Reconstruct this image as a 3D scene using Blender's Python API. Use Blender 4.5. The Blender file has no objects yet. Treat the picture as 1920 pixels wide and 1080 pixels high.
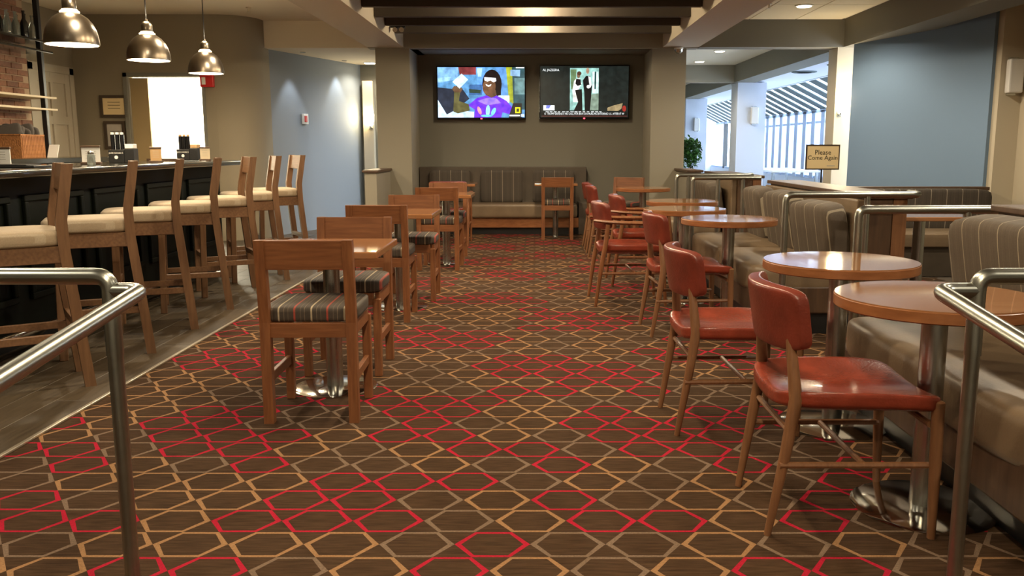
import bpy, bmesh, math, random
from mathutils import Vector, Matrix
random.seed(7)
S = bpy.context.scene
C = S.collection
R = math.radians
# ------------------------------------------------------------------ camera
cd = bpy.data.cameras.new('camera'); cam = bpy.data.objects.new('camera', cd); C.objects.link(cam)
cam.location = (0, 0, 1.23)
cam.rotation_euler = (R(90) - math.atan(265/1640), 0, 0)
cd.sensor_width = 36; cd.lens = 36*1640/1920; cd.shift_x = -45/1920; cd.clip_end = 200; cd.clip_start = .05
S.camera = cam
# ------------------------------------------------------------------ world, exposure
w = bpy.data.worlds.new('sky'); S.world = w; w.use_nodes = True
bg = w.node_tree.nodes['Background']; bg.inputs[0].default_value = (.78, .88, 1, 1); bg.inputs[1].default_value = 7.0
S.view_settings.view_transform = 'Standard'; S.view_settings.look = 'None'; S.view_settings.gamma = 1
S.view_settings.use_curve_mapping = False; S.view_settings.exposure = 0.9
WARM = (1, .81, .55); NEUT = (1, .88, .68); COOL = (.82, .91, 1)
P_DOWN, P_COFFER, P_PEND, P_SCONCE = 85, 60, 26, 45

# ------------------------------------------------------------------ materials
MATS = {}
def mat(name, col, rough=.6, metal=0., spec=.5, noise=0., nscale=8., stretch=(1, 1, 1), col2=None, bump=0., bscale=60., emit=None, estr=0., coat=0., coords='Object'):
    m = bpy.data.materials.new(name); m.use_nodes = True; n = m.node_tree.nodes; l = m.node_tree.links
    b = n['Principled BSDF']; b.inputs['Roughness'].default_value = rough; b.inputs['Metallic'].default_value = metal
    b.inputs['Specular IOR Level'].default_value = spec; b.inputs['Base Color'].default_value = (*col, 1)
    if coat: b.inputs['Coat Weight'].default_value = coat; b.inputs['Coat Roughness'].default_value = .08
    tc = n.new('ShaderNodeTexCoord'); mp = n.new('ShaderNodeMapping'); mp.inputs['Scale'].default_value = stretch
    l.new(tc.outputs[coords], mp.inputs[0])
    if noise or col2:
        t = n.new('ShaderNodeTexNoise'); t.inputs['Scale'].default_value = nscale; t.inputs['Detail'].default_value = 5
        l.new(mp.outputs[0], t.inputs[0])
        r = n.new('ShaderNodeValToRGB'); c2 = col2 or tuple(c*(1-noise) for c in col)
        r.color_ramp.elements[0].position = .3; r.color_ramp.elements[0].color = (*c2, 1)
        r.color_ramp.elements[1].position = .7; r.color_ramp.elements[1].color = (*col, 1)
        l.new(t.outputs[0], r.inputs[0]); l.new(r.outputs[0], b.inputs['Base Color'])
    if bump:
        t2 = n.new('ShaderNodeTexNoise'); t2.inputs['Scale'].default_value = bscale; t2.inputs['Detail'].default_value = 3
        l.new(mp.outputs[0], t2.inputs[0]); bp = n.new('ShaderNodeBump'); bp.inputs['Strength'].default_value = bump; bp.inputs['Distance'].default_value = .01
        l.new(t2.outputs[0], bp.inputs['Height']); l.new(bp.outputs[0], b.inputs['Normal'])
    if emit: b.inputs['Emission Color'].default_value = (*emit, 1); b.inputs['Emission Strength'].default_value = estr
    MATS[name] = m; return m
def striped(name, base, bands, period, axis=0, rough=.75):
    """bands: (position 0..1, width, colour) woven stripes along one local axis"""
    m = bpy.data.materials.new(name); m.use_nodes = True; n = m.node_tree.nodes; l = m.node_tree.links
    b = n['Principled BSDF']; b.inputs['Roughness'].default_value = rough
    tc = n.new('ShaderNodeTexCoord'); sx = n.new('ShaderNodeSeparateXYZ'); l.new(tc.outputs['Object'], sx.inputs[0])
    d = n.new('ShaderNodeMath'); d.operation = 'DIVIDE'; d.inputs[1].default_value = period; l.new(sx.outputs[axis], d.inputs[0])
    fr = n.new('ShaderNodeMath'); fr.operation = 'FRACT'; l.new(d.outputs[0], fr.inputs[0])
    r = n.new('ShaderNodeValToRGB'); r.color_ramp.interpolation = 'CONSTANT'; els = r.color_ramp.elements
    els[0].position = 0; els[0].color = (*base, 1); els[1].position = .999; els[1].color = (*base, 1)
    for p, wd, c in bands:
        e = els.new(p); e.color = (*c, 1); e = els.new(p+wd); e.color = (*base, 1)
    l.new(fr.outputs[0], r.inputs[0])
    t = n.new('ShaderNodeTexNoise'); t.inputs['Scale'].default_value = 180; l.new(tc.outputs['Object'], t.inputs[0])
    mx = n.new('ShaderNodeMix'); mx.data_type = 'RGBA'; mx.blend_type = 'MULTIPLY'; mx.inputs[0].default_value = .35
    l.new(r.outputs[0], mx.inputs[6]); l.new(t.outputs[0], mx.inputs[7]); l.new(mx.outputs[2], b.inputs['Base Color'])
    MATS[name] = m; return m
mat('paint', (.29, .262, .20), .85, bump=.08, bscale=250)
mat('paint_bar', (.25, .208, .14), .85, bump=.08, bscale=250)
mat('paint_grey', (.185, .175, .14), .85, bump=.08, bscale=250)
mat('paint_daylit_blue', (.18, .27, .39), .8, bump=.08, bscale=250)  # cool daylight on the angled wall worked into its colour
mat('paint_pale', (.52, .45, .33), .85)
mat('paint_daylit_grey', (.245, .275, .305), .8, bump=.08, bscale=250)  # bluish daylight on the passage wall put into the base colour
mat('paint_white', (.75, .74, .70), .8)
mat('paint_coldwhite', (.62, .66, .74), .8)
mat('ceiling_plaster', (.68, .60, .46), .9, bump=.1, bscale=200)
mat('ceiling_tile', (.76, .68, .50), .9, bump=.3, bscale=300)
mat('ceiling_dark', (.10, .085, .065), .9)
mat('slat_paint', (.06, .047, .033), .7)
mat('carpet_base', (.072, .039, .020), 1, spec=.1, col2=(.034, .018, .009), nscale=30, stretch=(.35, 3, 1), bump=.4, bscale=400)
mat('carpet_red', (.43, .012, .034), 1, spec=.1, noise=.35, nscale=150, bump=.4, bscale=400)
mat('carpet_tan', (.34, .185, .085), 1, spec=.1, noise=.35, nscale=150, bump=.4, bscale=400)
mat('carpet_grey', (.20, .135, .09), 1, spec=.1, noise=.35, nscale=150, bump=.4, bscale=400)
for i, k in enumerate((1., .82, .68)):
    mat('plank%d' % i, (.105*k, .075*k, .043*k), .42, col2=(.06*k, .042*k, .024*k), nscale=6, stretch=(9, .8, 1), bump=.1, bscale=40)
mat('screed', (.09, .07, .05), .9)
mat('tile_floor', (.35, .33, .30), .4, noise=.15, nscale=3)
mat('trim_metal', (.62, .55, .42), .35, metal=.8)
mat('wood_chair', (.25, .097, .036), .38, col2=(.16, .056, .02), nscale=5, stretch=(14, 14, 1.2), bump=.05, bscale=30)
mat('wood_rail', (.25, .097, .036), .38, col2=(.16, .056, .02), nscale=5, stretch=(1.2, 14, 14), bump=.05, bscale=30)
mat('wood_stool', (.20, .102, .046), .42, col2=(.125, .06, .027), nscale=5, stretch=(14, 14, 1.2), bump=.05, bscale=30)
mat('wood_stool_rail', (.21, .107, .048), .42, col2=(.135, .064, .029), nscale=5, stretch=(1.2, 14, 14), bump=.05, bscale=30)
mat('wood_top', (.38, .185, .083), .08, col2=(.30, .125, .048), nscale=4, stretch=(1, 12, 6), coat=.35)
mat('wood_edge', (.33, .13, .05), .3, col2=(.23, .085, .03), nscale=4, stretch=(3, 3, 12))
mat('wood_walnut', (.23, .105, .045), .4, col2=(.16, .07, .03), nscale=5, stretch=(14, 14, 1.2), bump=.05, bscale=30)
mat('wood_dark', (.10, .055, .028), .45, col2=(.06, .032, .017), nscale=4, stretch=(10, 10, 1))
mat('leather_red', (.27, .045, .022), .24, noise=.35, nscale=12, bump=.12, bscale=120, coat=.15)
mat('leather_back', (.22, .040, .023), .3, noise=.35, nscale=12, bump=.12, bscale=120, coat=.1)
mat('leather_taupe', (.215, .150, .09), .42, noise=.2, nscale=6, bump=.08, bscale=90)
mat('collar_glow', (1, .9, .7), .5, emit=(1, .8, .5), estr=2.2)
mat('leather_dark', (.085, .065, .045), .5, noise=.2, nscale=6)
mat('steel', (.52, .53, .50), .26, metal=1, noise=.12, nscale=20, stretch=(1, 1, .1))
mat('steel_rail', (.46, .47, .42), .3, metal=1, noise=.12, nscale=30, stretch=(.3, 1, 1))
mat('chrome', (.72, .69, .63), .10, metal=1, noise=.08, nscale=6)
mat('pendant_metal', (.27, .225, .17), .30, metal=1, noise=.15, nscale=20, stretch=(1, 1, .1))
mat('shade_inner', (.9, .85, .74), .5)
mat('bulb', (1, .9, .7), .5, emit=(1, .80, .5), estr=14)
mat('lamp_warm', (1, .9, .7), .5, emit=(1, .84, .58), estr=9)
mat('sconce_glow', (1, .9, .7), .5, emit=(1, .80, .46), estr=16)
mat('sconce_off', (.72, .70, .66), .35)
mat('bar_panel', (.007, .0095, .007), .5, spec=.12, noise=.2, nscale=10)
mat('bar_top', (.030, .028, .022), .14, noise=.25, nscale=30, coat=.3)
mat('black', (.012, .012, .012), .4)
mat('black_gloss', (.008, .008, .009), .12)
mat('cream_card', (.62, .52, .36), .7)
mat('tan_card', (.40, .25, .11), .6)
mat('white_paper', (.78, .76, .70), .7)
mat('frame_brown', (.055, .035, .02), .4)
mat('print_buff', (.42, .36, .22), .6)
mat('print_grey', (.42, .38, .32), .6)
mat('wicker', (.40, .17, .05), .7, col2=(.22, .085, .025), nscale=60, stretch=(1, 1, .6), bump=.6, bscale=90)
mat('napkin_dark', (.06, .05, .042), .9)
mat('glass', (.85, .9, .88), .05, spec=.5); MATS['glass'].node_tree.nodes['Principled BSDF'].inputs['Transmission Weight'].default_value = .9
mat('bottle_glass', (.5, .55, .5), .08); MATS['bottle_glass'].node_tree.nodes['Principled BSDF'].inputs['Transmission Weight'].default_value = .75
mat('red_plastic', (.55, .02, .02), .4)
mat('leaf', (.08, .26, .06), .5, noise=.4, nscale=8)
mat('terracotta', (.25, .11, .06), .7)
mat('mullion', (.42, .50, .66), .5)
mat('roof_panel', (.10, .13, .13), .7)
mat('led_red', (1, .05, .05), .5, emit=(1, .03, .05), estr=5)
mat('brick_mortar', (.36, .25, .16), .95)
for i, c in enumerate(((.30, .14, .075), (.25, .11, .06), (.34, .17, .095), (.21, .095, .055))):
    mat('brick%d' % i, c, .9, noise=.35, nscale=25, bump=.4, bscale=80)
mat('door_paint', (.36, .31, .23), .6)
mat('door_tan', (.36, .26, .12), .6)
striped('stripe_chair', (.060, .044, .030), [(.06, .05, (.46, .37, .24)), (.24, .02, (.16, .12, .08)), (.36, .03, (.11, .08, .055)), (.54, .06, (.36, .055, .03)), (.74, .03, (.11, .08, .055)), (.87, .02, (.18, .13, .085))], .145)
striped('stripe_booth', (.112, .083, .056), [(.06, .045, (.36, .30, .21)), (.3, .02, (.085, .062, .042)), (.5, .02, (.145, .108, .075)), (.7, .02, (.085, .062, .042)), (.85, .02, (.145, .108, .075))], .15)
striped('stripe_niche', (.075, .058, .042), [(.06, .04, (.36, .30, .22)), (.3, .03, (.055, .042, .03)), (.55, .03, (.10, .075, .055)), (.78, .03, (.055, .042, .03))], .158)
striped('stripe_stool', (.46, .35, .225), [(.1, .03, (.36, .26, .16)), (.35, .02, (.55, .44, .3)), (.6, .03, (.36, .26, .16)), (.85, .02, (.55, .44, .3))], .13)
def pane_mat():
    m = bpy.data.materials.new('window_pane'); m.use_nodes = True; n = m.node_tree.nodes; l = m.node_tree.links
    g = n.new('ShaderNodeBsdfGlossy'); g.inputs['Roughness'].default_value = .02; t = n.new('ShaderNodeBsdfTransparent'); t.inputs[0].default_value = (.9, .95, 1, 1)
    mx = n.new('ShaderNodeMixShader'); mx.inputs[0].default_value = .06
    l.new(t.outputs[0], mx.inputs[1]); l.new(g.outputs[0], mx.inputs[2]); l.new(mx.outputs[0], n['Material Output'].inputs[0]); MATS['window_pane'] = m
pane_mat()
def emi(c, s=1.):
    """screen colour given in 0-255 display values"""
    k = 'px_%d_%d_%d' % c
    if k not in MATS:
        lin = tuple(((v/255)/12.92 if v/255 <= .04045 else ((v/255+.055)/1.055)**2.4) for v in c)
        m = mat(k, (.01, .01, .01), .3, emit=lin, estr=s); n = m.node_tree.nodes; l = m.node_tree.links
        tc = n.new('ShaderNodeTexCoord'); t = n.new('ShaderNodeTexNoise'); t.inputs['Scale'].default_value = 14; t.inputs['Detail'].default_value = 6; l.new(tc.outputs['Object'], t.inputs[0])
        mr = n.new('ShaderNodeMapRange'); mr.inputs[1].default_value = .3; mr.inputs[2].default_value = .7; mr.inputs[3].default_value = .55*s; mr.inputs[4].default_value = 1.2*s; l.new(t.outputs[0], mr.inputs[0])
        l.new(mr.outputs[0], n['Principled BSDF'].inputs['Emission Strength'])   # uneven tones of the broadcast picture
    return MATS[k]

# ------------------------------------------------------------------ geometry helpers
class B:
    def __init__(s): s.bm = bmesh.new(); s.mats = None
    def box(s, x0, x1, y0, y1, z0, z1, bev=0., seg=2):
        M = Matrix.Translation(((x0+x1)/2, (y0+y1)/2, (z0+z1)/2)) @ Matrix.Diagonal((abs(x1-x0), abs(y1-y0), abs(z1-z0), 1))
        r = bmesh.ops.create_cube(s.bm, size=1, matrix=M)
        if bev: bmesh.ops.bevel(s.bm, geom=list({e for v in r['verts'] for e in v.link_edges}), offset=bev, segments=seg, affect='EDGES', profile=.5)
        return s
    def obox(s, M, sx, sy, sz, bev=0., seg=2):
        r = bmesh.ops.create_cube(s.bm, size=1, matrix=M @ Matrix.Diagonal((sx, sy, sz, 1)))
        if bev: bmesh.ops.bevel(s.bm, geom=list({e for v in r['verts'] for e in v.link_edges}), offset=bev, segments=seg, affect='EDGES', profile=.5)
        return s
    def beam(s, p, q, wx, wy, bev=.003):
        """rectangular bar from p to q, wx across world/local X, wy across the other"""
        p, q = Vector(p), Vector(q); d = (q-p).normalized()
        x = Vector((1, 0, 0)) if abs(d.x) < .9 else Vector((0, 1, 0))
        y = d.cross(x).normalized(); x = y.cross(d).normalized()
        M = Matrix((x, y, d)).transposed().to_4x4(); M.translation = (p+q)/2
        return s.obox(M, wx, wy, (q-p).length, bev, 1)
    def post(s, path, wx, wy):
        """square-section post through points that share one x"""
        return s.sweep([[(p[0]+a*wx/2, p[1]+b*wy/2, p[2]) for a, b in ((-1, -1), (1, -1), (1, 1), (-1, 1))] for p in path])
    def sweep(s, rings, close=False):
        vs = [[s.bm.verts.new(v) for v in r] for r in rings]; n = len(vs[0])
        for a, b in zip(vs, vs[1:]):
            for i in range(n): s.bm.faces.new((a[i], a[(i+1) % n], b[(i+1) % n], b[i]))
        if close:
            for i in range(n): s.bm.faces.new((vs[-1][i], vs[-1][(i+1) % n], vs[0][(i+1) % n], vs[0][i]))
        else:
            s.bm.faces.new(vs[0][::-1]); s.bm.faces.new(vs[-1])
        return s
    def tube(s, path, r, n=10, sx=1., sy=1.):
        path = [Vector(p) for p in path]; rs = r if isinstance(r, (list, tuple)) else [r]*len(path)
        rings = []; t0 = (path[1]-path[0]).normalized()
        u = t0.cross(Vector((0, 0, 1)) if abs(t0.z) < .9 else Vector((1, 0, 0))).normalized()
        for i, p in enumerate(path):
            t = (path[min(i+1, len(path)-1)]-path[max(i-1, 0)]).normalized()
            u = (u-t*u.dot(t)).normalized(); v = t.cross(u)
            rings.append([p+(u*math.cos(a)*sx+v*math.sin(a)*sy)*rs[i] for a in (2*math.pi*k/n for k in range(n))])
        return s.sweep(rings)
    def lathe(s, prof, n=24, c=(0, 0, 0)):
        c = Vector(c)
        return s.sweep([[c+Vector((r*math.cos(2*math.pi*k/n), r*math.sin(2*math.pi*k/n), z)) for k in range(n)] for r, z in prof])
    def prism(s, pts, z0, z1):
        return s.sweep([[(x, y, z0) for x, y in pts], [(x, y, z1) for x, y in pts]])
    def puff(s, sx, sy, sz, n=6, cuts=7, M=None, f=None):
        N = cuts+1; D = {}
        def V(u):
            k = tuple(round(q, 4) for q in u)
            if k not in D:
                p = (abs(u[0])**n+abs(u[1])**n+abs(u[2])**n)**(1/n); w_ = Vector(u)/p
                c = Vector((w_.x*sx/2, w_.y*sy/2, w_.z*sz/2))
                if f: c = f(c, w_)
                D[k] = s.bm.verts.new((M @ c) if M else c)
            return D[k]
        g = [math.sin((2*i/N-1)*math.pi/2) for i in range(N+1)]; g = [.5*q+.5*(2*i/N-1) for i, q in enumerate(g)]
        for ax in range(3):
            for sg in (-1, 1):
                for i in range(N):
                    for j in range(N):
                        q = []
                        for a, b in ((i, j), (i+1, j), (i+1, j+1), (i, j+1)):
                            u = [0, 0, 0]; u[ax] = sg; u[(ax+1) % 3] = g[a]; u[(ax+2) % 3] = g[b]; q.append(V(u))
                        s.bm.faces.new(q)
        return s
    def quadpoly(s, pts, mi=0):
        f = s.bm.faces.new([s.bm.verts.new(p) for p in pts]); f.material_index = mi; return s
def fillet(path, rad, n=5):
    P = [Vector(p) for p in path]; out = [P[0]]
    for a, b, c in zip(P, P[1:], P[2:]):
        d1 = (a-b).normalized(); d2 = (c-b).normalized(); r = min(rad, (a-b).length*.49, (c-b).length*.49)
        p, q = b+d1*r, b+d2*r
        for i in range(n+1):
            t = i/n; out.append(p*(1-t)**2+b*2*t*(1-t)+q*t*t)
    out.append(P[-1]); return out
def obj(name, b, m, parent=None, smooth=False):
    bm = b.bm if isinstance(b, B) else b
    bmesh.ops.recalc_face_normals(bm, faces=bm.faces)
    me = bpy.data.meshes.new(name); bm.to_mesh(me); bm.free()
    for x in (m if isinstance(m, list) else [m]): me.materials.append(MATS[x] if isinstance(x, str) else x)
    if smooth:
        me.polygons.foreach_set('use_smooth', [True]*len(me.polygons))
        try: me.set_sharp_from_angle(angle=R(42))
        except Exception: pass
    o = bpy.data.objects.new(name, me); C.objects.link(o); o.parent = parent; return o
def tag(o, label, cat, group=None):
    o['label'] = label; o['category'] = cat
    if group: o['group'] = group
    return o
def thing(name, label, cat, loc=(0, 0, 0), rz=0, group=None):
    o = bpy.data.objects.new(name, None); C.objects.link(o); o.empty_display_size = .1
    o.location = loc; o.rotation_euler = (0, 0, R(rz)); return tag(o, label, cat, group)
def struct(name, b, m, parent=None, smooth=False):
    o = obj(name, b, m, parent, smooth)
    if parent is None: o['kind'] = 'structure'
    return o
def dup(root, label, loc, rz, group=None):
    r = root.copy(); C.objects.link(r); r.location = loc; r.rotation_euler = (0, 0, R(rz)); r['label'] = label
    if group: r['group'] = group
    for ch in list(root.children):
        c = ch.copy(); C.objects.link(c); c.parent = r
        for g in ch.children:
            d = g.copy(); C.objects.link(d); d.parent = c
    return r
def light(kind, loc, power, col, parent=None, size=.05, spot=None, blend=.6, rot=None):
    L = bpy.data.lights.new('lamp_light', kind); L.energy = power; L.color = col
    if kind == 'SPOT': L.spot_size = R(spot or 110); L.spot_blend = blend; L.shadow_soft_size = size
    elif kind == 'POINT': L.shadow_soft_size = size
    elif kind == 'AREA': L.size = size
    o = bpy.data.objects.new('lamp_light', L); C.objects.link(o); o.location = loc; o.parent = parent
    if rot: o.rotation_euler = rot
    return o
def text(name, s, size, m, parent, loc, rot=(R(90), 0, 0), align='CENTER', sx=1., ext=.0004):
    cu = bpy.data.curves.new(name, 'FONT'); cu.body = s; cu.size = size; cu.align_x = align; cu.align_y = 'CENTER'; cu.extrude = ext; cu.resolution_u = 2
    t = bpy.data.objects.new('tmp', cu); C.objects.link(t); bpy.context.view_layer.update()
    me = bpy.data.meshes.new_from_object(t.evaluated_get(bpy.context.evaluated_depsgraph_get())); bpy.data.objects.remove(t)
    me.materials.clear(); me.materials.append(MATS[m] if isinstance(m, str) else m)
    o = bpy.data.objects.new(name, me); C.objects.link(o); o.parent = parent; o.location = loc; o.rotation_euler = rot; o.scale = (sx, 1, 1); return o

# ================================================================== THE SHELL
ZB, ZC = 2.53, 2.88                    # underside of beams, underside of ceilings
# ---- carpet: one woven floor, hexagons in three yarn colours
HW, HH, HX, HY = .2365, .174, -.61, 3.10
CELLS = {-4: (-4, 'trrgtrtgtrrg'), -3: (-5, 'gttttgrggtg'), -2: (-5, 'rrtrrrgtrrtrg'), -1: (-6, 'rgttrrgtrgtgrt'), 0: (-6, 'gttttrrrgtgtgr'), 1: (-7, 'grtgrggtgrtgrg'), 2: (-7, 'rrgrrtgtrrgrrg'), 3: (-7, 'tgrrrtrrtgrrrg'), 4: (-6, 'trrgggrgtrr'), 5: (-7, 't.r.ggrrttr'), 6: (-1, 'rrrtgg'), 7: (-2, 'rtgrrt'), 8: (-1, 'ggttrr')}
def carpet():
    b = B(); bm = b.bm; rng = random.Random(3)
    def cell(k, i):
        if k in CELLS:
            a, s = CELLS[k]
            if 0 <= i-a < len(s) and s[i-a] != '.': return {'r': 1, 't': 2, 'g': 3}[s[i-a]]
        v = math.sin(i*.95+k*.62)+math.sin(i*.55-k*.83+1.3)+rng.uniform(-.9, .9)
        return 1 if v > .45 else (2 if rng.random() < .48 else 3)
    def hexa(cx, cy, a, e, h): return [(cx-a, cy), (cx-e, cy+h), (cx+e, cy+h), (cx+a, cy), (cx+e, cy-h), (cx-e, cy-h)]
    for k in range(-6, 57):
        o = .5*(k % 2); cy = HY+k*HH
        for i in range(-8, 18):
            cx = HX+(i+.5+o)*HW; col = cell(k, i)
            H0 = hexa(cx, cy, HW/2, HW/4, HH/2); H1 = hexa(cx, cy, HW/2-.021, HW/4-.007, HH/2-.0125)
            v0 = [bm.verts.new((*p, 0)) for p in H0]; v1 = [bm.verts.new((*p, 0)) for p in H1]
            for j in range(6):
                f = bm.faces.new((v0[j], v0[(j+1) % 6], v1[(j+1) % 6], v1[j])); f.material_index = col
            bm.faces.new(v1)
            for sg in (1, -1):   # plain triangles between neighbouring points
                b.quadpoly([(cx+HW/2, cy, 0), (cx+HW*.75, cy+sg*HH/2, 0), (cx+HW*.25, cy+sg*HH/2, 0)])
    bmesh.ops.remove_doubles(bm, verts=bm.verts, dist=.0005)
    for f in bm.faces:
        if f.normal.z < 0: f.normal_flip()
    o = struct('floor', b, ['carpet_base', 'carpet_red', 'carpet_tan', 'carpet_grey']); o['label'] = 'brown carpet woven with red, tan and grey hexagons'
    return o
carpet()
struct('floor_slab', B().box(-6.1, 7.2, 2.02, 33, -.3, -.004), 'screed')
fr_ = struct('floor_ramp', B().prism([(0, 0), (1, 0), (1, 1), (0, 1)], 0, 1), 'carpet_base')
me = fr_.data
for v, co in zip(me.vertices, [(-6.1, 2.03, -.002), (7.2, 2.03, -.002), (7.2, 2.03, -.2), (-6.1, 2.03, -.2), (-6.1, -4.2, -.62), (7.2, -4.2, -.62), (7.2, -4.2, -.8), (-6.1, -4.2, -.8)]): v.co = co
struct('floor_gallery', B().box(2.02, 6.6, 13.02, 33, -.02, .002), 'tile_floor')
# ---- wood plank floor along the bar
fb = struct('floor_bar', B().box(-6.05, -2.15, 2.03, 14.6, -.03, .0), 'screed')
pm = {}
for row in range(19):
    x1 = -2.155-row*.19; off = random.uniform(0, 1.1); y = 2.04-off
    while y < 12.2:
        y0, y1 = max(y, 2.04), min(y+1.22, 12.3); y += 1.22
        if y1-y0 < .05 or (x1 < -3.25 and y1 < 8.4) or (x1 < -4.2): continue
        mi = random.choice((0, 0, 1, 1, 2)); L = round(y1-y0, 3)
        key = (mi, L)
        if key not in pm:
            o = obj('plank', B().box(-.094, .094, 0, L-.004, -.012, 0, .0015, 1), 'plank%d' % mi, fb); pm[key] = o.data
        else:
            o = bpy.data.objects.new('plank', pm[key]); C.objects.link(o); o.parent = fb
        o.location = (x1-.095, y0, .007)
struct('trim_1', B().box(-2.155, -2.135, 2.03, 12.3, 0, .012, .003), 'trim_metal')
# ---- outer walls
struct('wall_left', B().box(-6.05, -5.9, -4.2, 11.5, -.8, 3.0), 'paint_bar')
struct('wall_rear', B().box(-6.05, 7.2, -4.3, -4.15, -.9, 3.2), 'paint_white')
struct('wall_bar', B().box(-5.9, -5.22, 11.46, 11.6, 0, ZC).box(-5.22, -4.27, 11.46, 11.6, 2.11, ZC).box(-4.27, -4.1, 11.46, 11.6, 0, ZC), 'paint_bar')
def wall_path(name, pts, z0, z1, th, m):
    b = B(); P = [Vector((*p, 0)) for p in pts]; rings = []
    for i, p in enumerate(P):
        t = (P[min(i+1, len(P)-1)]-P[max(i-1, 0)]).normalized(); n = Vector((-t.y, t.x, 0))
        q = p+n*th; rings.append([(p.x, p.y, z0), (p.x, p.y, z1), (q.x, q.y, z1), (q.x, q.y, z0)])
    b.sweep(rings); return struct(name, b, m, smooth=True)
curve = [(-4.1, 11.46)]+[(-4.1+.48*math.sin(a), 11.94-.48*math.cos(a)) for a in (R(k*9) for k in range(1, 11))]+[(-3.62, 12.2)]
wall_path('wall_curve', curve, 0, ZC+.05, .12, 'paint_bar')
wall_path('wall_passage_side', [(-3.62, 12.2), (-2.84, 14.5)], 0, ZC, .12, 'paint_daylit_grey')
struct('wall_passage_end', B().box(-3.0, -1.5, 14.5, 14.62, 0, 2.7), 'paint_grey')
struct('trim_2', B().box(-2.79, -2.62, 14.36, 14.5, .0, 2.27, .006), 'paint_pale')
# bright back room behind the bar door
struct('wall_backroom', B().box(-5.75, -5.65, 11.6, 14.2, 0, 2.9).box(-5.75, -3.95, 14.1, 14.2, 0, 2.9).box(-4.08, -3.95, 12.0, 14.2, 0, 2.9).box(-5.75, -3.95, 11.6, 14.2, 2.6, 2.7), 'paint_white')
d2 = struct('door_2', B().box(-5.215, -4.985, 11.50, 11.545, .01, 2.10, .004), 'door_tan')
obj('door_handle', B().tube([(-5.0, 11.49, 1.0), (-5.0, 11.45, 1.0), (-5.08, 11.45, 1.0)], .01), 'steel', d2)
struct('trim_3', B().box(-5.27, -5.22, 11.43, 11.47, 0, 2.16).box(-4.27, -4.235, 11.43, 11.47, 0, 2.16).box(-5.27, -4.235, 11.43, 11.47, 2.11, 2.16), 'paint_grey')
# panel door on the left wall
d1 = struct('door_1', B().box(-5.9, -5.885, 10.44, 11.26, 0, 2.12).box(-5.89, -5.865, 10.44, 10.54, 0, 2.12).box(-5.89, -5.865, 11.16, 11.26, 0, 2.12).box(-5.89, -5.865, 10.82, 10.88, 0, 2.12).box(-5.89, -5.866, 10.44, 11.26, 2.0, 2.12).box(-5.89, -5.866, 10.44, 11.26, 1.5, 1.6).box(-5.89, -5.866, 10.44, 11.26, .85, .98), 'door_paint')
obj('door_handle', B().lathe([(.0, 0), (.025, .0), (.03, .03), (.0, .05)], 12), 'steel', d1).matrix_local = Matrix.Translation((-5.866, 10.5, 1.0)) @ Matrix.Rotation(R(90), 4, 'Y')
struct('trim_4', B().box(-5.9, -5.85, 10.35, 10.44, 0, 2.2).box(-5.9, -5.85, 11.26, 11.35, 0, 2.2).box(-5.9, -5.85, 10.35, 11.35, 2.12, 2.21), 'door_paint')
# ---- television niche and columns
struct('wall_niche', B().box(-2.1, 2.0, 12.95, 13.1, 0, 3.0), 'paint_grey')
struct('wall_column_west', B().box(-2.16, -1.70, 12.1, 13.0, 0, ZB), 'paint')
struct('wall_column_east', B().box(1.56, 2.02, 12.1, 13.0, 0, ZB), 'paint')
struct('ceiling_niche', B().box(-1.8, 1.66, 12.2, 12.95, ZB, ZB+.1), 'paint_grey')
struct('trim_5', B().box(-2.25, 2.17, 12.04, 12.26, ZB, 3.1), 'paint')                  # cross beam
struct('trim_6', B().box(-2.25, -1.77, -4.2, 12.04, ZB+.01, 3.1), 'paint_pale')         # long beams
struct('trim_7', B().box(1.69, 2.17, -4.2, 12.04, ZB+.01, 3.1), 'paint_pale')
struct('ceiling_coffer', B().box(-1.77, 1.69, -4.2, 12.04, 3.05, 3.12), 'ceiling_dark')
struct('ceiling_bar', B().box(-6.05, -2.25, -4.2, 12.3, ZC, ZC+.08), 'ceiling_plaster')
struct('trim_8', B().box(-3.75, -2.25, 12.02, 12.24, ZB, ZC), 'ceiling_plaster')
struct('ceiling_passage', B().box(-4.0, -1.6, 12.24, 14.65, ZB, ZB+.08), 'ceiling_plaster')
for k, (nm, x0, x1) in enumerate((('wall_half_west', -2.15, -2.0), ('wall_half_east', 1.92, 2.07))):
    h = struct(nm, B().box(x0, x1, 11.05, 12.1, 0, .91), 'paint')
    obj('cap', B().box(x0-.025, x1+.025, 11.02, 12.1, .91, .94, .004), 'wood_dark', h)
# right hand ceiling of lay-in panels
cr = struct('ceiling_right', B().box(2.17, 6.3, -4.2, 12.05, ZC+.015, ZC+.1), 'ceiling_plaster')
pd = None
for i in range(4):
    for j in range(10):
        x = 2.19+i*.61; y = 11.9-(j+1)*1.22
        if i == 3: continue
        if pd is None: o = obj('ceiling_panel', B().box(.004, .604, .004, 1.214, 0, .016, .003, 1), 'ceiling_tile', cr); pd = o.data
        else: o = bpy.data.objects.new('ceiling_panel', pd); C.objects.link(o); o.parent = cr
        o.location = (x, y, ZC)
struct('trim_9', B().box(2.17, 4.07, 11.92, 12.2, ZB, ZC+.05), 'paint_grey')
struct('trim_10', B().box(4.07, 4.5, -2, 33, ZB, ZC+.02), 'paint_grey')
wall_path('wall_right_angled', [(4.72, 9.3), (4.09, 11.6)], 0, ZC, -.12, 'paint_daylit_blue')
struct('wall_right_pier', B().box(4.76, 5.3, 9.2, 9.6, 0, ZC), 'paint_pale')
struct('wall_right_return', B().box(4.99, 6.2, 8.75, 9.2, 0, ZC), 'paint_pale')
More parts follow.
